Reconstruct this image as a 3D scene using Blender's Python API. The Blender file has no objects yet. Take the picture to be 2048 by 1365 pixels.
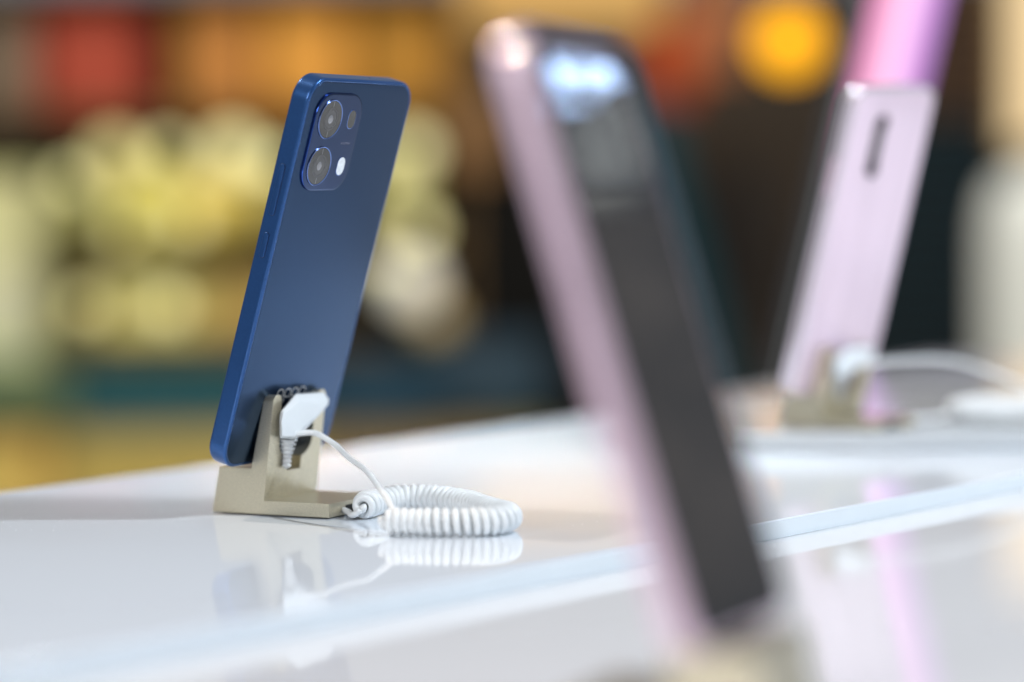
import bpy, bmesh, math, random
from mathutils import Vector, Matrix
random.seed(7)
PI = math.pi
S_ = bpy.context.scene
COL = S_.collection
MM = 0.001

# ------------------------------------------------------------------ camera
cam_d = bpy.data.cameras.new('camera'); cam = bpy.data.objects.new('camera', cam_d); COL.objects.link(cam)
pitch, roll = 0.0525, -0.0107
fwd = Vector((0, math.cos(pitch), -math.sin(pitch))); up0 = Vector((0, math.sin(pitch), math.cos(pitch))); rt0 = Vector((1, 0, 0))
rt = rt0*math.cos(roll) + up0*math.sin(roll); upv = up0*math.cos(roll) - rt0*math.sin(roll)
cam.matrix_world = Matrix(((rt.x, upv.x, -fwd.x, 0), (rt.y, upv.y, -fwd.y, 0), (rt.z, upv.z, -fwd.z, 0.123), (0, 0, 0, 1)))
cam_d.sensor_width = 36; cam_d.lens = 4956.5/2048*36
cam_d.clip_start = 0.02; cam_d.clip_end = 60
cam_d.dof.use_dof = True; cam_d.dof.focus_distance = 0.985; cam_d.dof.aperture_fstop = 2.5
S_.camera = cam

# ------------------------------------------------------------------ light
W_ = bpy.data.worlds.new('World'); S_.world = W_; W_.use_nodes = True
bg = W_.node_tree.nodes['Background']; bg.inputs[0].default_value = (0.80, 0.88, 1.0, 1); bg.inputs[1].default_value = 0.25
S_.view_settings.view_transform = 'Standard'; S_.view_settings.look = 'None'
S_.view_settings.exposure = 0.10; S_.view_settings.gamma = 1

def area(name, loc, target, size, radiance, color, spread=PI, shape='DISK', size_y=None):
    l = bpy.data.lights.new(name, 'AREA'); l.shape = shape; l.size = size
    if size_y: l.size_y = size_y
    a = PI*size*size/4 if shape == 'DISK' else size*(size_y or size)
    l.energy = radiance*PI*a; l.color = color; l.spread = spread
    o = bpy.data.objects.new(name, l); COL.objects.link(o); o.location = loc
    o.rotation_euler = (Vector(target)-Vector(loc)).to_track_quat('-Z', 'Y').to_euler()
    return o
area('blue_lamp', (1.21, 2.024, 0.655), (0.015, 0.627, 0.16), 0.07, 24.0, (0.50, 0.68, 1.0))
area('pale_patch_fill', (1.23, 2.02, 0.575), (0.015, 0.627, 0.16), 0.12, 1.0, (0.92, 0.95, 0.88))  # unseen source added for the pale patch reflected in the foreground screen
area('key_lamp', (1.15, 0.75, 1.22), (-0.05, 1.0, 0), 0.095, 1020, (0.86, 0.93, 1.0))
area('warm_lamp', (-0.97, 1.44, 1.70), (0, 0.8, 0.1), 0.065, 1500, (1.0, 0.84, 0.70))
area('down_lamp', (-0.62, 0.72, 1.9), (0, 1.0, 0), 0.08, 60, (1.0, 0.90, 0.80))
area('hall_lamp', (-1.25, -0.8, 0.95), (0, 0.9, 0.05), 1.1, 6.3, (1.0, 0.97, 0.95))
area('spot_lamp', (0.08, 1.56, 1.5), (-0.05, 1.30, 0), 0.12, 17, (0.84, 0.95, 1.0), spread=math.radians(24))
area('shelf_lamp', (0.0, 5.6, 4.0), (0, 8.75, 0.2), 2.3, 18.0, (1.0, 0.91, 0.75))

# ------------------------------------------------------------------ materials
def mat(name, col, rough=0.5, metal=0.0, ior=1.5, coat=0.0, coat_rough=0.05, noise=0.0, nscale=200, bump=0.0, bscale=800, rvar=0.0, emis=None, es=0, trans=0, stretch=None, spec=0.5):
    m = bpy.data.materials.new(name); m.use_nodes = True; nt = m.node_tree; b = nt.nodes['Principled BSDF']
    b.inputs['Base Color'].default_value = (*col, 1); b.inputs['Roughness'].default_value = rough
    b.inputs['Metallic'].default_value = metal; b.inputs['IOR'].default_value = ior
    b.inputs['Coat Weight'].default_value = coat; b.inputs['Coat Roughness'].default_value = coat_rough
    b.inputs['Transmission Weight'].default_value = trans
    b.inputs['Specular IOR Level'].default_value = spec
    if emis: b.inputs['Emission Color'].default_value = (*emis, 1); b.inputs['Emission Strength'].default_value = es
    tc = nt.nodes.new('ShaderNodeTexCoord'); vec = tc.outputs['Object']
    if stretch:
        mp = nt.nodes.new('ShaderNodeMapping'); mp.inputs['Scale'].default_value = stretch
        nt.links.new(vec, mp.inputs[0]); vec = mp.outputs[0]
    if noise or rvar:
        n = nt.nodes.new('ShaderNodeTexNoise'); n.inputs['Scale'].default_value = nscale; n.inputs['Detail'].default_value = 4
        nt.links.new(vec, n.inputs['Vector'])
        if noise:
            r = nt.nodes.new('ShaderNodeMapRange'); r.inputs[1].default_value = 0.3; r.inputs[2].default_value = 0.7
            r.inputs[3].default_value = 1-noise; r.inputs[4].default_value = 1+noise
            mx = nt.nodes.new('ShaderNodeVectorMath'); mx.operation = 'SCALE'; mx.inputs[0].default_value = col
            nt.links.new(n.outputs[0], r.inputs[0]); nt.links.new(r.outputs[0], mx.inputs['Scale']); nt.links.new(mx.outputs[0], b.inputs['Base Color'])
        if rvar:
            r = nt.nodes.new('ShaderNodeMapRange'); r.inputs[1].default_value = 0.3; r.inputs[2].default_value = 0.75
            r.inputs[3].default_value = max(0.0, rough-rvar); r.inputs[4].default_value = rough+rvar
            nt.links.new(n.outputs[0], r.inputs[0]); nt.links.new(r.outputs[0], b.inputs['Roughness'])
    if bump:
        n2 = nt.nodes.new('ShaderNodeTexNoise'); n2.inputs['Scale'].default_value = bscale; n2.inputs['Detail'].default_value = 3
        bp = nt.nodes.new('ShaderNodeBump'); bp.inputs['Strength'].default_value = bump; bp.inputs['Distance'].default_value = 0.0002
        nt.links.new(vec, n2.inputs['Vector']); nt.links.new(n2.outputs[0], bp.inputs['Height']); nt.links.new(bp.outputs[0], b.inputs['Normal'])
    return m

M = {}
M['table'] = mat('white gloss laminate', (0.76, 0.815, 0.88), 0.045, rvar=0.03, nscale=26, coat=0.0, spec=0.45, bump=0.02, bscale=900)
M['table_low'] = mat('lower gloss laminate', (0.74, 0.745, 0.76), 0.05, rvar=0.03, nscale=30, spec=0.6)
M['edge'] = mat('edge band', (0.70, 0.77, 0.82), 0.2, noise=0.02, nscale=40)
M['blue_frame'] = mat('blue anodised frame', (0.025, 0.095, 0.28), 0.28, metal=0.7, coat=0.25, noise=0.06, nscale=900, bump=0.05, bscale=4000)
M['gap_blue'] = mat('blue groove', (0.012, 0.04, 0.12), 0.4)
M['blue_back'] = mat('blue satin back', (0.030, 0.062, 0.128), 0.25, metal=0.95, noise=0.06, nscale=2500)
M['island'] = mat('camera island', (0.045, 0.070, 0.145), 0.25, metal=0.9, noise=0.04, nscale=2500)
M['polish'] = mat('polished blue rim', (0.05, 0.12, 0.45), 0.12, metal=1.0)
M['lens_ring'] = mat('lens ring', (0.16, 0.24, 0.50), 0.15, metal=1.0)
M['lens_glass'] = mat('lens cover glass', (0.05, 0.047, 0.043), 0.15, coat=0.4, coat_rough=0.05)
M['lens_ring_dark'] = mat('lens inner ring', (0.045, 0.042, 0.042), 0.25, coat=0.6)
M['lens_mid'] = mat('lens inner disc', (0.07, 0.068, 0.068), 0.25, coat=0.3)
M['lens_pupil'] = mat('lens pupil', (0.25, 0.25, 0.26), 0.08, coat=1, metal=0.3)
M['flash'] = mat('flash diffuser', (0.75, 0.80, 0.84), 0.25, coat=0.8, noise=0.1, nscale=700)
M['logo'] = mat('silver logo print', (0.55, 0.56, 0.56), 0.4, metal=0.2)
M['print'] = mat('faint print', (0.16, 0.17, 0.24), 0.4)
M['black'] = mat('black glass', (0.004, 0.004, 0.006), 0.03, coat=0.0, ior=1.52)
M['bezel'] = mat('black bezel', (0.01, 0.01, 0.012), 0.25)
M['display'] = mat('dark display glass', (0.030, 0.023, 0.018), 0.04, ior=1.5, noise=0.95, nscale=20, bump=0.5, bscale=28, stretch=(0.5, 1.6, 1))  # broad brown reflection bands painted into the base colour as stretched noise
M['pink_frame'] = mat('pink anodised frame', (0.88, 0.66, 0.79), 0.25, metal=0.2, coat=1.0, coat_rough=0.02, noise=0.04, nscale=700)
M['pale_frame'] = mat('pale pink polished frame', (0.85, 0.76, 0.83), 0.15, metal=0.6)
M['pink_back'] = mat('pearl pink back', (0.90, 0.72, 0.84), 0.18, metal=0.3, coat=0.5, noise=0.10, nscale=1, stretch=(70, 5, 1))  # lengthwise noise paints soft light streaks into the pink
M['stand'] = mat('champagne metallic paint', (0.72, 0.65, 0.48), 0.30, metal=0.85, noise=0.28, nscale=2600, bump=0.3, bscale=2600, coat=0.35, coat_rough=0.15)
M['rubber'] = mat('black rubber', (0.012, 0.012, 0.012), 0.7)
M['white_plastic'] = mat('white plastic', (0.78, 0.82, 0.84), 0.35, noise=0.01, nscale=300)
M['cable'] = mat('white cable jacket', (0.84, 0.86, 0.86), 0.38, noise=0.02, nscale=300)
M['grey'] = mat('grey metal contact', (0.22, 0.24, 0.24), 0.4, metal=0.5)
M['film'] = mat('crinkled clear film', (0.10, 0.11, 0.15), 0.06, ior=1.6, bump=1.0, bscale=120, coat=1.0)
def film_mat():
    m = bpy.data.materials.new('crinkled clear film'); m.use_nodes = True; nt = m.node_tree; nt.nodes.clear()
    o = nt.nodes.new('ShaderNodeOutputMaterial'); mx = nt.nodes.new('ShaderNodeMixShader'); t = nt.nodes.new('ShaderNodeBsdfTransparent'); g = nt.nodes.new('ShaderNodeBsdfGlossy')
    lw = nt.nodes.new('ShaderNodeFresnel'); lw.inputs[0].default_value = 1.55; g.inputs['Roughness'].default_value = 0.03; g.inputs[0].default_value = (0.9, 0.93, 1, 1)
    tc = nt.nodes.new('ShaderNodeTexCoord'); mp = nt.nodes.new('ShaderNodeMapping'); mp.inputs['Scale'].default_value = (1, 0.15, 1)
    n = nt.nodes.new('ShaderNodeTexNoise'); n.inputs['Scale'].default_value = 350; b = nt.nodes.new('ShaderNodeBump'); b.inputs['Strength'].default_value = 0.10; b.inputs['Distance'].default_value = 0.0003
    L = nt.links.new; L(tc.outputs['Object'], mp.inputs[0]); L(mp.outputs[0], n.inputs['Vector']); L(n.outputs[0], b.inputs['Height']); L(b.outputs[0], g.inputs['Normal'])
    L(lw.outputs[0], mx.inputs[0]); L(t.outputs[0], mx.inputs[1]); L(g.outputs[0], mx.inputs[2]); L(mx.outputs[0], o.inputs[0])
    return m
M['film'] = film_mat()
def screen_mat():
    m = bpy.data.materials.new('lit pink screen'); m.use_nodes = True; nt = m.node_tree; b = nt.nodes['Principled BSDF']
    tc = nt.nodes.new('ShaderNodeTexCoord'); sp = nt.nodes.new('ShaderNodeSeparateXYZ'); rp = nt.nodes.new('ShaderNodeValToRGB')
    mr = nt.nodes.new('ShaderNodeMapRange'); mr.inputs[1].default_value = 0.0; mr.inputs[2].default_value = 0.116
    e = rp.color_ramp.elements; e[0].position = 0.0; e[0].color = (0.75, 0.20, 0.42, 1); e[1].position = 1.0; e[1].color = (0.50, 0.24, 0.66, 1)
    for p, c in ((0.28, (0.92, 0.36, 0.62, 1)), (0.48, (0.95, 0.66, 0.84, 1)), (0.64, (0.86, 0.40, 0.76, 1)), (0.80, (0.52, 0.26, 0.68, 1))):
        k = rp.color_ramp.elements.new(p); k.color = c
    nt.links.new(tc.outputs['Object'], sp.inputs[0]); nt.links.new(sp.outputs[0], mr.inputs[0]); nt.links.new(mr.outputs[0], rp.inputs[0])
    nt.links.new(rp.outputs[0], b.inputs['Emission Color']); fy = nt.nodes.new('ShaderNodeMapRange'); fy.inputs[1].default_value = 0.17; fy.inputs[2].default_value = 0.27; fy.inputs[3].default_value = 0.0; fy.inputs[4].default_value = 1.2; fy.interpolation_type = 'SMOOTHSTEP'
    ma = nt.nodes.new('ShaderNodeMath'); ma.operation = 'MULTIPLY_ADD'; ma.inputs[1].default_value = 2.6; nt.links.new(sp.outputs[0], ma.inputs[0]); nt.links.new(sp.outputs[1], ma.inputs[2])
    nt.links.new(ma.outputs[0], fy.inputs[0]); nt.links.new(fy.outputs[0], b.inputs['Emission Strength'])
    b.inputs['Base Color'].default_value = (0.02, 0.02, 0.02, 1); b.inputs['Roughness'].default_value = 0.1
    return m
M['screen_lit'] = screen_mat()

# ------------------------------------------------------------------ mesh helpers (coordinates in mm)
class MB:
    def __init__(s): s.v = []; s.f = []
    def loft(s, loops, cap0=True, cap1=True, closed=True):
        n = len(loops[0]); base = len(s.v)
        for lp in loops: s.v += [tuple(c*MM for c in p) for p in lp]
        for i in range(len(loops)-1):
            for j in range(n if closed else n-1):
                a = base+i*n+j; b_ = base+i*n+(j+1) % n
                s.f.append((a, b_, b_+n, a+n))
        if cap0: s.f.append(tuple(base+j for j in reversed(range(n))))
        if cap1: s.f.append(tuple(base+(len(loops)-1)*n+j for j in range(n)))
        return s
    def box(s, a, b):
        (x0, y0, z0), (x1, y1, z1) = a, b
        return s.loft([[(x0, y0, z0), (x1, y0, z0), (x1, y1, z0), (x0, y1, z0)], [(x0, y0, z1), (x1, y0, z1), (x1, y1, z1), (x0, y1, z1)]])
    def build(s, name, m, parent=None, bevel=0, seg=2, sharp=0.6, ang=0.5):
        me = bpy.data.meshes.new(name); me.from_pydata(s.v, [], s.f); me.update()
        bm = bmesh.new(); bm.from_mesh(me); bmesh.ops.recalc_face_normals(bm, faces=bm.faces); bm.to_mesh(me); bm.free()
        me.polygons.foreach_set('use_smooth', [True]*len(me.polygons)); me.set_sharp_from_angle(angle=sharp)
        me.materials.append(m if not isinstance(m, str) else M[m])
        o = bpy.data.objects.new(name, me); COL.objects.link(o)
        if parent: o.parent = parent
        if bevel:
            md = o.modifiers.new('bevel', 'BEVEL'); md.width = bevel*MM; md.segments = seg; md.limit_method = 'ANGLE'; md.angle_limit = ang
            md.harden_normals = False
        return o

def rrect(x0, x1, y0, y1, r, z, seg=12):
    P = []
    for cx, cy, a0 in ((x1-r, y1-r, 0), (x0+r, y1-r, PI/2), (x0+r, y0+r, PI), (x1-r, y0+r, 1.5*PI)):
        for k in range(seg+1):
            a = a0+PI/2*k/seg; P.append((cx+r*math.cos(a), cy+r*math.sin(a), z))
    return P
def plate(x0, x1, y0, y1, r, prof, seg=12):
    """prof: (inset, z) pairs"""
    return [rrect(x0+i, x1-i, y0+i, y1-i, max(r-i, 0.2), z, seg) for i, z in prof]
def circ(cx, cy, r, z, n=40, ry=None):
    return [(cx+r*math.cos(2*PI*k/n), cy+(ry or r)*math.sin(2*PI*k/n), z) for k in range(n)]
def catmull(P, per=12):
    P = [Vector(p) for p in P]; out = []
    Q = [P[0]*2-P[1]]+P+[P[-1]*2-P[-2]]
    for i in range(1, len(Q)-2):
        for k in range(per):
            t = k/per; a, b, c, d = Q[i-1:i+3]
            out.append(0.5*((2*b)+(c-a)*t+(2*a-5*b+4*c-d)*t*t+(3*b-a-3*c+d)*t**3))
    out.append(P[-1]); return out
def frames(path):
    T = [(path[min(i+1, len(path)-1)]-path[max(i-1, 0)]).normalized() for i in range(len(path))]
    N = T[0].orthogonal().normalized(); out = []
    for t in T:
        N = (N-t*N.dot(t)).normalized(); out.append((N.copy(), t.cross(N)))
    return out
def tube(path, r, n=10, mb=None):
    mb = mb or MB(); fr = frames(path); L = []
    for i, (p, (N, B)) in enumerate(zip(path, fr)):
        rr = r(i/(len(path)-1)) if callable(r) else r
        L.append([tuple(p+N*rr*math.cos(2*PI*k/n)+B*rr*math.sin(2*PI*k/n)) for k in range(n)])
    return mb.loft(L)
def resample(path, step):
    out = [path[0]]; acc = 0
    for a, b in zip(path, path[1:]):
        d = (b-a).length; t = step-acc
        while t <= d: out.append(a.lerp(b, t/d)); t += step
        acc = (acc+d) % step
    return out
def tag(o, label=None, cat=None, group=None, kind=None):
    for k, v in (('label', label), ('category', cat), ('group', group), ('kind', kind)):
        if v: o[k] = v
    return o
def thing(name, label, cat, loc=(0, 0, 0), rz=0, group=None, matrix=None):
    o = bpy.data.objects.new(name, None); COL.objects.link(o); o.empty_display_size = 0.02
    if matrix: o.matrix_world = matrix
    else: o.location = [c*MM for c in loc]; o.rotation_euler = (0, 0, rz)
    return tag(o, label, cat, group)

# ------------------------------------------------------------------ the tables (setting)
def poly_slab(pts, z0, z1):
    return MB().loft([[(x, y, z0) for x, y in pts], [(x, y, z1) for x, y in pts]])
# upper slab: near edge runs diagonally from near left to far right
near = lambda t: (3.7+0.631*t, 850.7+0.776*t)
pts = [near(-420), near(900), (900, 2150), (330, 1985), (198, 1750), (143, 1656), (31, 1463), (-229, 1101), (-420, 800)]
top = thing('display_table', 'white gloss display table top carrying the blue phone', 'table')
poly_slab(pts, -7.5, 0).build('table_top', 'table', top, bevel=0.45, seg=3)
# edge band on the near side of the slab
dx, dy = 0.631, 0.776; nx, ny = dy, -dx
a = near(-419); b = near(899)
MB().loft([[(a[0]+nx*o_, a[1]+ny*o_, z) for o_, z in ((0.05, -7.45), (0.35, -7.45), (0.35, -0.7), (0.05, -0.7))],
           [(b[0]+nx*o_, b[1]+ny*o_, z) for o_, z in ((0.05, -7.45), (0.35, -7.45), (0.35, -0.7), (0.05, -0.7))]]).build('edge_band', 'edge', top)
lower = thing('lower_display_table', 'lower white gloss table top in front, below the blue edge strip', 'table')
poly_slab([(-500, 150), (1000, 150), (1000, 2150), (330, 1900), (100, 1100), (-330, 560)], -60, -7.55).build('table_top', 'table_low', lower, bevel=0.5)
# low white plate under the far phone
pl = thing('riser_plate', 'low white plate under the far pink phone', 'riser')
Yp = 1243
MB().loft(plate(108, 420, Yp, 1520, 12, ((0.6, 0.2), (0, 0.8), (0, 8.6), (1.4, 10)))).build('plate', mat('grey white plate', (0.58, 0.60, 0.61), 0.12, rvar=0.04, nscale=30), pl)

# ------------------------------------------------------------------ phones
def phone_matrix(B, phi, th, ps):
    wv = Vector((math.cos(phi), math.sin(phi), 0)); nh = Vector((math.sin(phi), -math.cos(phi), 0)); z = Vector((0, 0, 1))
    u0 = z*math.cos(th)+nh*math.sin(th); n = nh*math.cos(th)-z*math.sin(th)
    w = wv*math.cos(ps)+u0*math.sin(ps); u = u0*math.cos(ps)-wv*math.sin(ps)
    return Matrix(((w.x, u.x, n.x, B[0]*MM), (w.y, u.y, n.y, B[1]*MM), (w.z, u.z, n.z, B[2]*MM), (0, 0, 0, 1)))
def frame_prof(T):
    q = [(1.6, -0.25), (1.45, 0.0), (1.0, 0.0), (0.62, -0.08), (0.3, -0.28), (0.1, -0.6), (0, -1.05), (0, -1.25)]
    return q+[(i, -T-z) for i, z in reversed(q)]
def phone_body(t, W, L, T, R, frame_m, plus_m, minus_m):
    MB().loft(plate(0, W, 0, L, R, frame_prof(T), 16)).build('frame', frame_m, t, sharp=1.2)
    MB().loft(plate(0, W, 0, L, R, ((1.5, -0.8), (1.5, -0.12), (1.62, 0.04), (2.0, 0.08)), 16)).build('back_panel' if plus_m != 'black' else 'screen_glass', plus_m, t)
    MB().loft(plate(0, W, 0, L, R, ((1.5, -T+0.8), (1.5, -T-0.02), (1.7, -T-0.08)), 16)).build('screen_glass' if plus_m != 'black' else 'back_panel', minus_m, t)
def side_button(t, name, y0, y1, zc, wid, m):
    # capsule standing 0.35 mm proud of the x=0 side
    def lp(x, ins):
        P = rrect(zc-wid/2+ins, zc+wid/2-ins, y0+ins, y1-ins, wid/2-ins-0.01, 0, 8)
        return [(x, b_, a_) for a_, b_, _ in P]
    MB().loft([lp(0.3, 0.0), lp(-0.42, 0.0), lp(-0.58, 0.14), lp(-0.62, 0.4)]).build(name, m, t)
    MB().loft([lp(0.3, -0.28), lp(-0.03, -0.28), lp(-0.03, -0.05)], cap1=False).build('button_gap', 'gap_blue' if t is blue else 'rubber', t)

def lens(t, cx, cy, r=8.0, z=1.1):
    ring = MB().loft([circ(cx, cy, r+0.15, z-0.5, 56), circ(cx, cy, r+0.15, z+0.35, 56), circ(cx, cy, r-0.05, z+0.55, 56), circ(cx, cy, r-0.35, z+0.5, 56), circ(cx, cy, r-0.55, z+0.2, 56)], cap1=False).build('lens_ring', 'lens_ring', t)
    g = MB().loft([circ(cx, cy, r-0.5, z-0.1, 56), circ(cx, cy, r-0.5, z+0.38, 56)]).build('lens_glass', 'lens_glass', t)
    MB().loft([circ(cx, cy, 4.7, z+0.39, 48), circ(cx, cy, 4.7, z+0.42, 48), circ(cx, cy, 3.9, z+0.42, 48)], cap1=False).build('lens_inner_ring', 'lens_ring_dark', g)
    MB().loft([circ(cx, cy, 3.7, z+0.385, 48), circ(cx, cy, 3.7, z+0.41, 48)]).build('lens_disc', 'lens_mid', g)
    MB().loft([circ(cx, cy, 1.75, z+0.41, 32), circ(cx, cy, 1.6, z+0.52, 32), circ(cx, cy, 1.2, z+0.68, 32), circ(cx, cy, 0.5, z+0.76, 32)]).build('lens_pupil', 'lens_pupil', g)
    for s in (1, -1):
        MB().box((cx-0.12, cy+s*4.9, z+0.385), (cx+0.12, cy+s*(r-0.7), z+0.41)).build('lens_mark', 'lens_pupil', g)

# ---- blue phone in focus
Wb, Lb_, Tb = 76.7, 162.9, 8.43
k_ = 1.0066
blue = thing('smartphone', 'navy blue smartphone in focus, back to the camera, leaning in a gold stand', 'smartphone',
             matrix=phone_matrix((-116.8972*k_, 984.9957*k_, 122.994+(20.8511-122.994)*k_), 1.0687, 0.3037, 0.0117), group=None)
phone_body(blue, Wb, Lb_, Tb, 10.2, 'blue_frame', 'blue_back', 'black')
side_button(blue, 'volume_button', 105.6, 126.6, -4.4, 2.5, 'blue_frame')
side_button(blue, 'power_button', 88.2, 98.5, -4.4, 2.5, 'blue_frame')
isl = MB().loft(plate(6.6, 39.3, 117.0, 157.2, 9.2, ((0, -0.1), (0, 0.75), (0.12, 0.95)), 14), cap1=False).build('camera_island_rim', 'polish', blue)
isl = MB().loft(plate(6.6, 39.3, 117.0, 157.2, 9.2, ((0.14, 0.2), (0.14, 0.97), (0.45, 1.12), (0.9, 1.15)), 14)).build('camera_island', 'island', blue)
lens(blue, 16.75, 146.6); lens(blue, 16.6, 127.4)
def pill(t, cx, cy, w, h, z, name, m):
    MB().loft(plate(cx-w/2-0.2, cx+w/2+0.2, cy-h/2-0.2, cy+h/2+0.2, w/2, ((0, z-0.3), (0, z+0.1), (0.3, z+0.16)), 10), cap1=False).build(name+'_rim', 'lens_ring', t)
    MB().loft(plate(cx-w/2+0.1, cx+w/2-0.1, cy-h/2+0.1, cy+h/2-0.1, w/2-0.1, ((0, z-0.2), (0, z+0.13), (0.5, z+0.16)), 10)).build(name, m, t)
pill(blue, 32.4, 146.8, 5.4, 7.6, 1.12, 'sensor_window', 'lens_glass')
pill(blue, 32.6, 127.3, 5.4, 7.6, 1.12, 'flash', 'flash')
# microphone hole on the top side
MB().loft([[(x, Lb_+0.02, z) for x, z in [(47+0.5*math.cos(a*PI/6), -4.2+0.5*math.sin(a*PI/6)) for a in range(12)]],
           [(x, Lb_+0.06, z) for x, z in [(47+0.4*math.cos(a*PI/6), -4.2+0.4*math.sin(a*PI/6)) for a in range(12)]]]).build('microphone_hole', 'rubber', blue)
# the word on the back, letter by letter, each a ring (with a stem for p)
def letter_ring(t, cx, cy, rx, ry, st, stem):
    n = 36; mb = MB(); z0, z1 = 0.075, 0.12
    mb.loft([circ(cx, cy, rx, z0, n, ry), circ(cx, cy, rx, z1, n, ry), circ(cx, cy, rx-st, z1, n, ry-st), circ(cx, cy, rx-st, z0, n, ry-st)], cap0=False, cap1=False)
    if stem: mb.box((cx-rx, cy-ry-2.0, z0), (cx-rx+st, cy, z1-0.004))
    mb.build('letter_p' if stem else 'letter_o', 'logo', t)
for i, stem in enumerate((0, 1, 1, 0)):
    letter_ring(blue, 30.4+5.35*i, 30.0, 2.45, 2.05, 0.48, stem)
def text(t, body, x, y, size, z, m, name):
    c = bpy.data.curves.new(name, 'FONT'); c.body = body; c.size = size*MM; c.extrude = 0.015*MM
    o = bpy.data.objects.new('tmp', c); COL.objects.link(o); dg = bpy.context.evaluated_depsgraph_get()
    me = bpy.data.meshes.new_from_object(o.evaluated_get(dg)); bpy.data.objects.remove(o)
    me.materials.clear(); me.materials.append(M[m])
    q = bpy.data.objects.new(name, me); COL.objects.link(q); q.parent = t; q.location = (x*MM, y*MM, z*MM); return q
text(blue, 'AI CAMERA', 28.6, 136.4, 1.35, 1.17, 'print', 'camera_lettering')

# ---- foreground phone, screen to the camera, pink frame
fg = thing('smartphone', 'blurred pink smartphone in the foreground, dark screen facing right, cut off at the bottom', 'smartphone',
           matrix=phone_matrix((43.27, 586.2, 16.53), 1.1568, -0.2978, -0.0033))
Wf, Lf, Tf = 76, 158.0, 7.6
phone_body(fg, Wf, Lf, Tf, 9.5, 'pink_frame', 'black', 'pink_back')
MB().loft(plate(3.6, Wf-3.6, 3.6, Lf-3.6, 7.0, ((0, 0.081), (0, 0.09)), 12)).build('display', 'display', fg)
nx_, ny_ = 60, 44
def fz(x, y):
    e = min(1, (x-4)/6, (70-x)/6, (154-y)/3, (y-112)/16)
    return 0.25+max(0, e)*0.06*(2.5+0.55*math.sin(x*0.33+y*0.05)+0.35*math.sin(x*0.8-y*0.11+1.3)+0.4*math.sin(y*0.21+x*0.06)+0.12*math.sin(x*1.7+y*0.2))
mbf = MB(); mbf.loft([[(4+66*i/nx_, 112+42*j/ny_, fz(4+66*i/nx_, 112+42*j/ny_)) for i in range(nx_+1)] for j in range(ny_+1)], False, False, closed=False)
mbf.build('crinkled_film', 'film', fg, sharp=3)
side_button(fg, 'power_button', 88, 98, -4.8, 2.6, 'pink_frame')
MB().loft([circ(Wf/2, Lf-7.5, 1.9, 0.091, 24), circ(Wf/2, Lf-7.5, 1.9, 0.10, 24)]).build('front_camera', 'black', fg)

# ---- far pink phone, back to the camera
far = thing('smartphone', 'blurred pale pink smartphone at the right, back to the camera, on a low white plate', 'smartphone',
            matrix=phone_matrix((140.4, 1254.7, 26.2), 0.871, 0.2905, 0.0466))
Wt, Lt = 75, 161.5
phone_body(far, Wt, Lt, 8.2, 9.5, 'pale_frame', 'pink_back', 'black')
MB().loft(plate(23.5, 32, 116, 147.5, 4.2, ((0, -0.05), (0, 0.9), (0.4, 1.2), (0.8, 1.25)), 12)).build('camera_island', 'lens_ring_dark', far)
for cy in (143.5, 120):
    MB().loft([circ(28, cy, 4.3, 1.0, 32), circ(28, cy, 4.3, 1.6, 32), circ(28, cy, 3.8, 1.8, 32)]).build('lens_glass', 'black', far)
# buttons on the far phone
side_button(far, 'volume_button', 105, 126, -4.2, 2.5, 'pink_frame')

# ------------------------------------------------------------------ stands
def stand_mesh(name, parent, zs=1.0):
    fa = lambda z: -30.9+(z-5.9)*0.130
    ba = lambda z: -36.7+max(0, z-19.2)*0.236
    st = []
    def arm(b0, b1, rl, rr, flat=49.3):
        out = []
        for k in range(9):
            a_ = PI-PI/2*k/8; out.append((b0+rl+rl*math.cos(a_), flat-rl+rl*math.sin(a_)))
        for k in range(9):
            a_ = PI/2-PI/2*k/8; out.append((b1-rr+rr*math.cos(a_), flat-rr+rr*math.sin(a_)))
        return out
    st += arm(0, 6.6, 2.9, 3.1)
    st += [(6.9, 42), (7.6, 33)]
    cx, cz, rr_ = 20.5, 29.5, 12.7
    for k in range(1, 9):
        a_ = PI+(PI/2-0.43)*k/8; st.append((cx+rr_*math.cos(a_), cz+rr_*0.62*math.sin(a_)))
    st += [(15.3, 21.9), (15.35, 17.1), (25.9, 17.1), (25.95, 21.9)]
    for k in range(0, 8):
        a_ = 1.5*PI+0.43+(PI/2-0.43)*k/8; st.append((cx+rr_*math.cos(a_), cz+rr_*0.62*math.sin(a_)))
    st += [(33.2, 33), (33.7, 42)]
    st += arm(33.9, 41, 3.1, 3.3)
    L = []
    for b_, h in st:
        tb = 0.0
        L.append([(-56+tb, b_, 0.6), (0, b_, 0.6), (0, b_, 6.1), (-30.9, b_, 6.1), (fa(h), b_, h), (ba(h), b_, h), (-36.7, b_, 19.2), (-52.2, b_, 19.2)])
    L = [[(x, y, z*zs) for x, y, z in lp] for lp in L]
    return MB().loft(L).build(name, 'stand', parent, bevel=0.55, seg=3, ang=0.6)
def stand(label, S, rz, zs=1.0):
    t = thing('phone_stand', label, 'phone stand', S, rz, 'gold phone stands')
    stand_mesh('body', t, zs)
    MB().box((-52, 2, 0.02), (-3, 39, 0.62)).build('rubber_pad', 'rubber', t)
    MB().box((-1, 13, 0.7), (0.25, 24, 4.4*zs)).build('cable_port', 'rubber', t, bevel=0.1)  # shade of the slot recess, put in as a dark block standing proud
    return t
stand('gold metallic stand holding the blue phone upright', (-74.2158, 990.3702, 0), 1.0998-PI/2)

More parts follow.
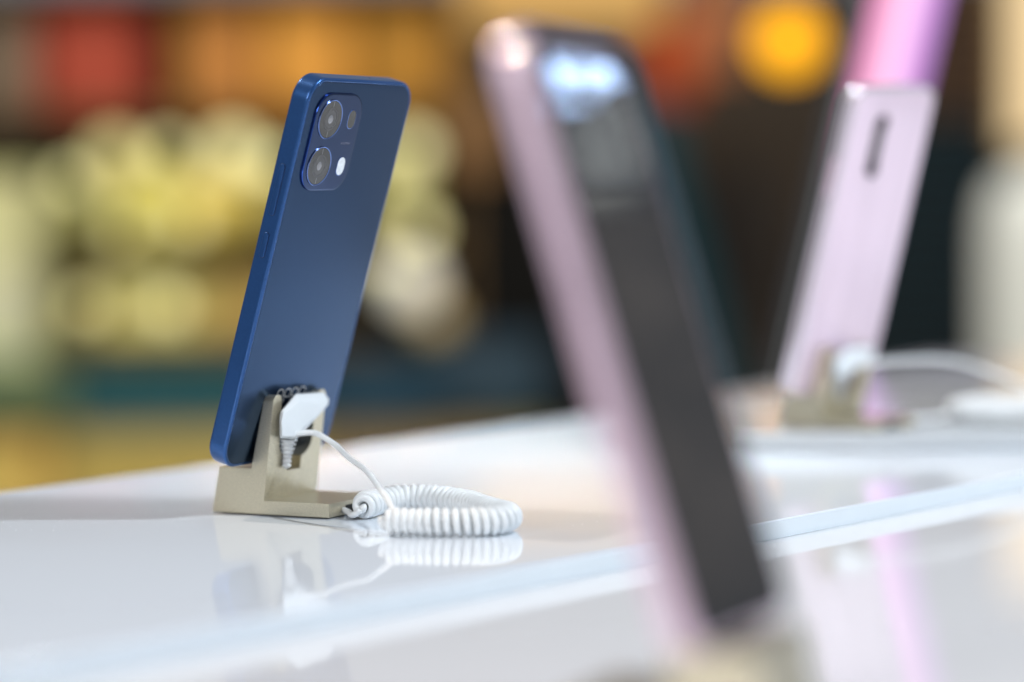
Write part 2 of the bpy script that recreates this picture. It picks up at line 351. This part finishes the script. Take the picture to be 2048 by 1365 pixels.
def place_like(B, phi, off_a, off_b, z):
    ns = Vector((math.sin(phi), -math.cos(phi), 0)); ws = Vector((math.cos(phi), math.sin(phi), 0))
    P = Vector((B[0], B[1], 0))+ns*off_a+ws*off_b
    return (P.x, P.y, z)
stand('blurred gold stand under the far pink phone on the low plate', place_like((140.4, 1254.7), 0.871, 38.5, 17, 10), 0.871-PI/2, 0.84)
# foreground: screen side outward, stand turned the other way round
t = stand('blurred gold stand below the foreground pink phone at the bottom edge', (0, 0, 0), 0, 1.16)
phi = 1.1568
ns = Vector((math.sin(phi), -math.cos(phi), 0)); ws = Vector((math.cos(phi), math.sin(phi), 0))
P = Vector((43.27, 586.2, 0))-ns*44+ws*60
t.location = (P.x*MM, P.y*MM, -0.00755); t.rotation_euler = (0, 0, phi-PI/2+PI)

# ------------------------------------------------------------------ sensor plug, lead and coil of the blue phone
SB = Vector((-74.2158, 990.3702, 0)); ns = Vector((0.8912, -0.4537, 0)); wsv = Vector((0.4537, 0.8912, 0))
def sw(a, b_, z): return SB+ns*a+wsv*b_+Vector((0, 0, z))
def plug_mesh(parent, tf):
    n_ = 10
    back = [(23.8, 47.9), (45.0, 47.3), (48.4, 44.3), (48.1, 42.6), (44.0, 40.4), (29.0, 33.3), (22.7, 30.5), (11.6, 31.5), (11.5, 38.6), (12.4, 41.5)]
    mid = [(16.0, 48.8), (38.1, 48.2), (42.3, 44.8), (42.0, 43.2), (37.7, 40.7), (22.3, 33.4), (16.0, 30.7), (3.4, 31.8), (3.4, 39.3), (4.3, 42.5)]
    front = [(12.3, 45.9), (29.6, 43.9), (31.6, 43.2), (31.4, 42.3), (29.6, 41.0), (14.8, 34.6), (8.6, 31.9), (-0.9, 32.8), (-1.0, 38.8), (0.4, 42.0)]
    lm = [(12.6, 48.9), (34.6, 48.0), (38.6, 44.9), (38.4, 43.0), (34.6, 40.6), (19.2, 33.3), (12.7, 30.5), (0.6, 31.8), (0.5, 39.3), (1.4, 42.8)]
    L = []
    for a_, lp in ((-29.2, back), (-25, mid), (-22.8, lm), (-21, front)):
        L.append([tuple(tf(a_, b_, z)) for b_, z in lp])
    return MB().loft(L).build('plug_body', 'white_plastic', parent, bevel=0.9, seg=4, sharp=1.0, ang=0.25)
def cable_set(label, tf, coil_pts, lead_pts, tail_pts, turns_pitch=3.05, plug=True):
    t = thing('coiled_cable', label, 'cable', tuple(tf(0, 0, 0)), 0, 'white coiled security cables')
    org = Vector(tf(0, 0, 0)); T = lambda a_, b_, z: Vector(tf(a_, b_, z))-org
    plug_mesh(t, T)
    # notch with grey contact on the plug's top
    MB().loft([[tuple(T(-28.3, b_, z)) for b_, z in ((28.5, 48.3), (33.8, 48.1), (33.2, 46.9), (29.2, 47.0))],
               [tuple(T(-24.2, b_, z)) for b_, z in ((24.6, 48.95), (29.6, 48.8), (29.0, 47.5), (25.3, 47.7))]]).build('contact', 'grey', t)
    # ribbed strain relief dropping into the stand slot
    mb = MB(); p0 = T(-26.5, 12.0, 30.6); p1 = T(-27.5, 12.0, 18.3)
    nr = 90; path = [p0.lerp(p1, i/nr) for i in range(nr+1)]
    tube(path, lambda s: (3.5-1.75*min(1, s*1.6))*(1+0.17*math.sin(s*2*PI*7)) if s < 0.97 else 1.0, 16, mb)
    mb.build('strain_relief', 'cable', t, sharp=2)
    lead = [T(*p) for p in lead_pts[0]]+[Vector(p)-org for p in lead_pts[1]]
    tube(catmull(lead, 10), 1.22, 12).build('lead', 'cable', t, sharp=2)
    tail = [Vector(p)-org for p in tail_pts]
    tube(catmull(tail, 8), 1.3, 10).build('tail_lead', 'cable', t, sharp=2)
    cl = resample(catmull([Vector(p)-org for p in coil_pts], 16), 0.22)
    fr = frames(cl); H = []
    Lc = 0.22*len(cl); rad = 4.15
    ph = 0
    for i, (p, (N, B)) in enumerate(zip(cl, fr)):
        pitch_ = turns_pitch*(1+0.10*math.sin(i*0.013)+0.05*math.sin(i*0.041+1)+0.06*math.sin(i*0.0087*7.3)+random.uniform(-0.01, 0.01))
        ph += 2*PI*0.22/pitch_
        e_ = min(i, len(cl)-1-i)*0.22; rr_ = (rad+0.13*math.sin(i*0.071)+0.1*math.sin(i*0.023+2))*(0.30+0.70*min(1, e_/4.5))
        H.append(p+N*rr_*math.cos(ph)+B*rr_*math.sin(ph))
    H2 = resample(H, 1.1)
    fr2 = None
    tube(H2, 1.5, 12).build('coil', 'cable', t, sharp=2)
    return t
coil_c = [(-61.5, 986, 5.7), (-56.5, 997, 5.7), (-49, 1005.5, 6.2), (-39, 1006.5, 6.6), (-28, 1000, 6.3), (-17, 986, 5.9), (-10.5, 970, 5.7), (-4.0, 956, 5.6), (-2.3, 945.5, 5.6), (-6.8, 936.8, 5.6),
          (-16, 933, 5.6), (-29, 934, 5.6), (-41, 936.5, 5.6), (-50.8, 938, 5.7)]
cable_set('white coiled cable curling from the blue phone plug across the table', sw, coil_c,
          ([(-23.5, 8.5, 31.6), (-21.5, 10.0, 32.6), (-19.5, 11.6, 33.1), (-17, 13.4, 33.3), (-14, 13.7, 33.0), (-10, 11.2, 32.4), (-2, 9.2, 29.0)],
           [(-65.5, 985, 25.2), (-58.2, 971, 21.8), (-53.7, 961, 17.7), (-49.7, 951, 13.8), (-46.9, 943.5, 10.6), (-46.2, 939.5, 8.8), (-48, 937.5, 7.6)]),
          [(-69, 1000, 2.5), (-66.5, 995, 2.2), (-64.8, 988.5, 1.9), (-62.3, 985, 3.4), (-61.5, 984.5, 4.6)])
# far phone's cable: same kind, blurred
phi = 0.871
ns3 = Vector((math.sin(phi), -math.cos(phi), 0)); ws3 = Vector((math.cos(phi), math.sin(phi), 0)); S3 = Vector(place_like((140.4, 1254.7), 0.871, 38.5, 17, 10))
def sw3(a, b_, z): return S3+ns3*a+ws3*b_+Vector((0, 0, z*0.84))
c3 = [(232, 1300, 15.7), (245, 1322, 15.7), (262, 1330, 15.7), (285, 1325, 15.7), (310, 1312, 15.7), (330, 1296, 15.7), (330, 1284, 15.7), (312, 1277, 15.7), (285, 1276, 15.7), (255, 1278, 15.7), (232, 1281, 15.7)]
cable_set('blurred white coiled cable lying right of the far pink phone', sw3, c3,
          ([(-23.5, 8.5, 31.6), (-19.5, 12, 36), (-10, 18, 40)], [(225, 1290, 43), (250, 1290, 36), (272, 1288, 25), (262, 1282, 18), (240, 1280, 15)]),
          [(205, 1290, 12), (215, 1293, 12), (226, 1297, 13), (231, 1299, 14)])

# dust on the table
db = MB()
for k in range(110):
    x, y = random.uniform(-260, 60), random.uniform(960, 1060)
    if (x-3.7)*0.776-(y-850.7)*0.631 > -6: continue
    q = random.uniform(0.08, 0.26); a_ = random.uniform(0, PI)
    db.loft([[(x+q*math.cos(a_+t_), y+q*math.sin(a_+t_)*0.6, 0.01) for t_ in (0, 2.1, 4.2)], [(x+0.3*q*math.cos(a_+t_), y+0.3*q*math.sin(a_+t_), 0.01+q*0.7) for t_ in (0, 2.1, 4.2)]])
tag(db.build('dust', mat('pale dust', (0.85, 0.87, 0.9), 0.8)), 'tiny pale dust specks on the white table around the gold stand', 'dust', kind='stuff')
# thin seam line across the table film
seam = MB().loft([[(-96, 994.4, 0.02), (-96, 994.0, 0.02), (-96, 994.0, 0.08), (-96, 994.4, 0.08)], [(-50, 945.2, 0.02), (-50, 944.8, 0.02), (-50, 944.8, 0.08), (-50, 945.2, 0.08)]])
seam.build('film_seam', mat('seam grey', (0.30, 0.32, 0.36), 0.5), top)

# ------------------------------------------------------------------ tall lit display behind the far phone
tall = thing('lit_display', 'tall slim dark panel with lit pink and violet screen behind the far phone', 'display panel',
             matrix=phone_matrix((225, 2050, -25.5), 0.90, 0.262, 0.0))
MB().loft(plate(0, 118, -880, 434, 5, ((1, 0), (0, -1), (0, -17.4), (1, -18.4)), 8)).build('housing', mat('dark grey housing', (0.05, 0.05, 0.055), 0.35), tall)
MB().loft(plate(3, 116, 4, 430, 4, ((0, 0.02), (0, 0.4)), 6)).build('screen', 'screen_lit', tall)
MB().box((5, -876, -120), (110, -840, -18.5)).build('foot', 'bezel', tall)
MB().box((-1.6, 2, -3.5), (-0.05, 430, -0.8)).build('edge_trim', mat('pale metal trim', (0.50, 0.56, 0.56), 0.3, metal=0.5), tall)
# ------------------------------------------------------------------ shop background, about 3.5 m away
K = 2.5
Y0 = 3500.0*K
def bx(px): return (px-1024)*Y0/4956.5
def bz(px, py): return 123-(py-422)*Y0/4956.5+0.0107*bx(px)
wall = MB().box((-5500, 10000, -900), (5500, 10080, 1040)).build('wall', mat('dark brown wall', (0.045, 0.032, 0.022), 0.8, noise=0.3, nscale=3))
tag(wall, kind='structure')
floor = MB().box((-8000, -1500, -920), (8000, 11200, -900)).build('floor', mat('beige floor', (0.35, 0.31, 0.24), 0.35, noise=0.15, nscale=2))
tag(floor, kind='structure')
def cm(c, rough=0.5, noise=0.12):
    return mat('paint', tuple(min(0.85, (v/max(c))**1.25*max(c)*1.12) for v in c), rough, noise=noise, nscale=14, spec=0.15)
# left shelving
shelf = thing('shelf_unit', 'blurred brown wooden shop shelf unit behind the blue phone', 'shelf', (bx(480), 3600*K, -900))
def rel(px0, py0, px1, py1, y0=0, y1=0):
    return (bx(px0)-bx(480), y0*K, bz(480, py1)+900), (bx(px1)-bx(480), y1*K, bz(480, py0)+900)
wood = mat('brown wood', (0.13, 0.08, 0.035), 0.55, noise=0.3, nscale=9, stretch=(1, 8, 8), spec=0.2)
for py in (208, 478, 668):
    MB().box(*rel(-160, py, 930, py+22, -110, 150)).build('shelf_board', wood, shelf, bevel=2)
for px in (-160, 920):
    MB().box(*rel(px, -30, px+18, 690, -112, 160)).build('side_panel', wood, shelf, bevel=2)
MB().box(*rel(-160, -30, 930, 690, 152, 170)).build('back_panel', mat('grey green back panel', (0.11, 0.14, 0.11), 0.7, noise=0.3, nscale=5), shelf)
MB().box(*rel(-160, -46, 930, -30, -112, 170)).build('top_board', wood, shelf, bevel=2)

def carton(px0, py0, px1, py1, col, label, y=3530, depth=110, cat='carton', name='carton', group=None):
    x0, x1 = bx(px0), bx(px1); z0, z1 = bz((px0+px1)/2, py1), bz((px0+px1)/2, py0)
    y *= K; depth *= K
    t = thing(name, label, cat, ((x0+x1)/2, y, z0), 0, group)
    w, h = (x1-x0)/2, z1-z0
    MB().box((-w, 0, 0), (w, depth, h*0.93)).build('body', cm(col), t, bevel=2)
    MB().box((-w-1.5, -1.5, h*0.935), (w+1.5, depth+1.5, h)).build('lid', cm(tuple(c*0.85 for c in col)), t, bevel=2)
    MB().box((-w*0.6, -1.2, h*0.3), (w*0.6, -0.2, h*0.6)).build('sticker', cm(tuple(min(0.9, c*1.25+0.02) for c in col)), t)
    return t
def jar(px, py, r, col, label, y=3520, h=None):
    R = r*Y0/4956.5; x = bx(px); z = bz(px, py)-R
    t = thing('jar', label, 'jar', (x, y*K, z), 0, 'round jars on the shelves')
    L = []
    hh = h or 2*R
    for q, rr in ((0, 0.55), (0.04, 0.72), (0.15, 0.9), (0.35, 1), (0.6, 0.98), (0.78, 0.85), (0.86, 0.66)):
        L.append(circ(0, 0, R*rr, hh*q, 24))
    MB().loft(L).build('body', cm(col, 0.25), t, sharp=1.2)
    MB().loft([circ(0, 0, R*0.7, hh*0.865, 24), circ(0, 0, R*0.7, hh*0.99, 24), circ(0, 0, R*0.64, hh, 24)]).build('lid', cm(tuple(c*0.8 for c in col), 0.3), t)
    return t
def globe(px, py, r, col, e, label, y=3500, group='round glowing shop lamps'):
    R = r*Y0/4956.5
    t = thing('globe_lamp', label, 'lamp', (bx(px), y*K, bz(px, py)-R), 0, group)
    L = [circ(0, 0, R*math.sin(PI*k/12), R-R*math.cos(PI*k/12), 24) for k in range(1, 12)]
    MB().loft(L).build('glass_globe', mat('glowing glass', tuple(0.7*c for c in col), 0.4, emis=col, es=e), t, sharp=1.5)
    MB().loft([circ(0, 0, R*0.35, -10, 20), circ(0, 0, R*0.35, 1.5, 20)]).build('base', 'bezel', t)
    return t
# top row
carton(85, -15, 290, 205, (0.36, 0.085, 0.055), 'blurred red box on the top shelf at the upper left')
carton(-40, -5, 60, 205, (0.22, 0.17, 0.13), 'blurred grey brown box left of the red box')
carton(365, -12, 520, 205, (0.44, 0.22, 0.07), 'blurred brown orange box right of the red box')
carton(535, -20, 705, 205, (0.62, 0.33, 0.08), 'blurred bright orange box above the blue phone')
carton(725, -8, 905, 205, (0.36, 0.20, 0.04), 'blurred dull gold box on the top shelf, nearest the foreground phone')
# glow of the middle row
globe(235, 300, 42, (1.0, 0.88, 0.40), 0.5, 'blurred pale yellow lamp under the red box')
globe(470, 300, 46, (1.0, 0.92, 0.45), 0.85, 'blurred pale yellow lamp just left of the blue phone top')
globe(832, 300, 32, (1.0, 0.92, 0.5), 1.0, 'blurred pale yellow lamp just right of the blue phone top')
jar(300, 388, 78, (0.80, 0.72, 0.26), 'blurred yellow jar on the middle shelf, left one')
jar(445, 398, 72, (0.74, 0.62, 0.20), 'blurred golden jar on the middle shelf beside the blue phone')
jar(150, 400, 60, (0.40, 0.40, 0.20), 'blurred olive jar on the middle shelf, leftmost')
jar(600, 400, 70, (0.5, 0.45, 0.2), 'blurred olive jar hidden behind the blue phone')
carton(-60, 330, 85, 800, (0.95, 0.88, 0.50), 'blurred tall yellow carton at the left edge', y=3440, depth=60)
# lower row
carton(195, 500, 400, 660, (0.78, 0.68, 0.30), 'blurred square yellow carton on the lower shelf')
carton(415, 520, 560, 664, (0.62, 0.46, 0.18), 'blurred tan carton on the lower shelf beside the blue phone')
carton(105, 560, 180, 664, (0.30, 0.27, 0.12), 'blurred small olive carton on the lower shelf')
carton(745, 250, 850, 420, (0.62, 0.60, 0.30), 'blurred pale green box right of the blue phone')
globe(826, 560, 52, (1.0, 0.97, 0.84), 0.5, 'large blurred white glowing lamp right of the blue phone', y=3440)
jar(872, 632, 40, (0.62, 0.50, 0.30), 'blurred beige jar just right of the white lamp', y=3450)
for i_, (px_, py_, r_, e_) in enumerate(((150, 345, 22, 1.3), (345, 292, 24, 1.2), (560, 322, 24, 1.3), (385, 430, 22, 1.2), (255, 455, 20, 1.0), (180, 590, 24, 1.1), (340, 598, 26, 1.2), (845, 455, 26, 1.4), (775, 520, 22, 1.2))):
    globe(px_, py_, r_, (1.0, 0.93, 0.46), e_*0.8, 'small blurred pale yellow lamp, '+['leftmost in the middle shelf row', 'between the two larger upper lamps', 'nearest the blue phone on its left', 'low in front of the golden jar', 'low in front of the left yellow jar', 'in front of the small olive carton', 'in front of the square yellow carton', 'just above the white lamp', 'left of the white lamp, touching the blue phone edge'][i_], y=3470, group='small round shop lamps')
# teal counter in front of the shelves
ct = thing('counter', 'blurred dark teal shop counter below the shelves', 'counter', (bx(430), 3380*K, -900))
def relc(px0, py0, px1, py1, y0, y1): 
    return (bx(px0)-bx(430), y0*K, bz(430, py1)+900), (bx(px1)-bx(430), y1*K, bz(430, py0)+900)
MB().box(*relc(-200, 700, 1090, 716, -12, 60)).build('counter_top', cm((0.10, 0.19, 0.17), 0.5), ct, bevel=2)
MB().box(*relc(-200, 717, 1085, 830, 0, 58)).build('front_panel', cm((0.028, 0.11, 0.14), 0.5), ct)
MB().box(*relc(-200, 831, 1085, 1350, 4, 58)).build('base_panel', cm((0.55, 0.46, 0.18), 0.5), ct)
carton(640, 694, 880, 830, (0.022, 0.055, 0.085), 'blurred dark blue crate in front of the counter, under the white lamp', y=3340, depth=30, cat='crate', name='crate')
carton(885, 660, 1090, 800, (0.035, 0.060, 0.085), 'blurred slate crate in front of the counter, beside the foreground phone', y=3340, depth=30, cat='crate', name='crate')
carton(-80, 700, 170, 815, (0.13, 0.17, 0.10), 'blurred olive green crate in front of the counter at the left edge', y=3340, depth=30, cat='crate', name='crate')
carton(-80, 835, 130, 1000, (0.80, 0.56, 0.20), 'blurred amber box on the floor at the left edge', y=3330, depth=30)
carton(640, 838, 1000, 960, (0.26, 0.20, 0.10), 'blurred brown box below the dark crates, just above the table', y=3330, depth=30)
# centre
carton(890, 170, 1010, 345, (0.20, 0.12, 0.06), 'blurred brown box left of the foreground phone', y=3500)
bs = thing('cabinet', 'blurred tall black cabinet between the blue and foreground phones', 'cabinet', (bx(1015), 3520*K, -900))
h_ = bz(1015, 325)+900
MB().box((-92*K, 0, 0), (110*K, 90*K, h_)).build('body', cm((0.003, 0.003, 0.003), 0.8), bs, bevel=3)
MB().box((-86*K, -6, 40), (104*K, -0.3, h_-30)).build('door', cm((0.004, 0.004, 0.004), 0.8), bs, bevel=2)
gb = thing('lit_sign', 'blurred dim gold lit fascia along the top between the phones', 'sign', (bx(1130), 3560*K, bz(1130, 60)))
MB().box((-150*K, 0, 0), (150*K, 60*K, 130*K)).build('case', cm((0.1, 0.07, 0.03)), gb, bevel=2)
MB().box((-146*K, -3, 5*K), (146*K, -0.3, 125*K)).build('face', mat('lit gold face', (0.4, 0.25, 0.08), 0.5, emis=(0.60, 0.32, 0.08), es=0.45), gb)
carton(1290, 30, 1400, 210, (0.32, 0.07, 0.02), 'blurred dark red box just right of the foreground phone', y=3560)
carton(1405, -80, 1500, 150, (0.30, 0.15, 0.08), 'blurred brown box left of the amber lamp', y=3600)
bn = thing('banner', 'blurred dark teal banner board behind the foreground phone', 'banner', (bx(1330), 3480*K, -900))
zt, zb = bz(1400, 200)+900, bz(1400, 1000)+900
MB().loft([[(bx(1180)-bx(1330), 0, zt), (bx(1330)-bx(1330), 0, zt), (bx(1530)-bx(1330), 0, zb), (bx(1380)-bx(1330), 0, zb)],
           [(bx(1180)-bx(1330), 12, zt), (bx(1330)-bx(1330), 12, zt), (bx(1530)-bx(1330), 12, zb), (bx(1380)-bx(1330), 12, zb)]]).build('board', cm((0.010, 0.045, 0.06), 0.45), bn, bevel=1)
MB().box((110*K, 14, 0), (130*K, 44, zt*0.8)).build('post', 'bezel', bn)
globe(1582, 98, 56, (1.0, 0.44, 0.0), 1.7, 'blurred bright amber lamp glowing near the top, right of the centre', y=3500)
# right: slatted shutter, beige lit sign and pale column
sh = thing('slatted_shutter', 'blurred dark slatted shutter behind the far phone', 'shutter', (bx(1820), 3620*K, -900))
MB().box((-60*K, 20*K, 0), (220*K, 40*K, bz(1820, -60)+900)).build('backing', cm((0.03, 0.02, 0.016)), sh)
k = 0
for py in range(-50, 800, 34):
    z = bz(1820, py)+900
    c = (0.04, 0.07, 0.09) if py > 250 else (0.16, 0.115, 0.09)
    MB().loft([[(q*K, a_*K, z-d_*K) for a_, d_ in ((0, 0), (6, 0), (16, 16), (10, 16))] for q in (-58, 218)]).build('slat', cm(c, 0.4) if k == 0 or k == 9 else (lastm if True else None), sh)
    lastm = bpy.data.objects[sh.children[-1].name].data.materials[0] if (k in (0, 9)) else lastm
    k += 1
ls = thing('lit_sign', 'blurred warm beige lit sign at the upper right corner', 'sign', (bx(2110), 3450*K, bz(2110, 320)))
MB().box((-75*K, 0, 0), (140*K, 60*K, 360*K)).build('case', cm((0.3, 0.22, 0.12)), ls, bevel=2)
MB().box((-70*K, -3, 6*K), (136*K, -0.3, 354*K)).build('face', mat('lit beige face', (0.5, 0.4, 0.25), 0.5, emis=(0.95, 0.70, 0.38), es=0.75), ls)
cn = thing('column', 'blurred pale grey white column at the right edge', 'column', (bx(2050), 3300*K, -900))
hc = bz(2050, 380)+900
MB().loft([circ(0, 0, r*K, z, 40) for r, z in ((95, 0), (95, hc*0.8), (92, hc-120), (80, hc-30), (60, hc))]).build('shaft', mat('pale blue grey column paint', (0.86, 0.92, 0.93), 0.5, noise=0.03, nscale=4), cn, sharp=1.2)
MB().loft([circ(0, 0, r*K, z, 40) for r, z in ((45, hc+0.5), (45, hc+60), (38, hc+72))]).build('cap', cm((0.5, 0.5, 0.46), 0.4, 0.04), cn)

# ------------------------------------------------------------------ render settings
S_.render.engine = 'CYCLES'
S_.cycles.max_bounces = 8; S_.cycles.caustics_reflective = False; S_.cycles.caustics_refractive = False
S_.cycles.sample_clamp_indirect = 8
S_.render.resolution_x = 1024; S_.render.resolution_y = 682
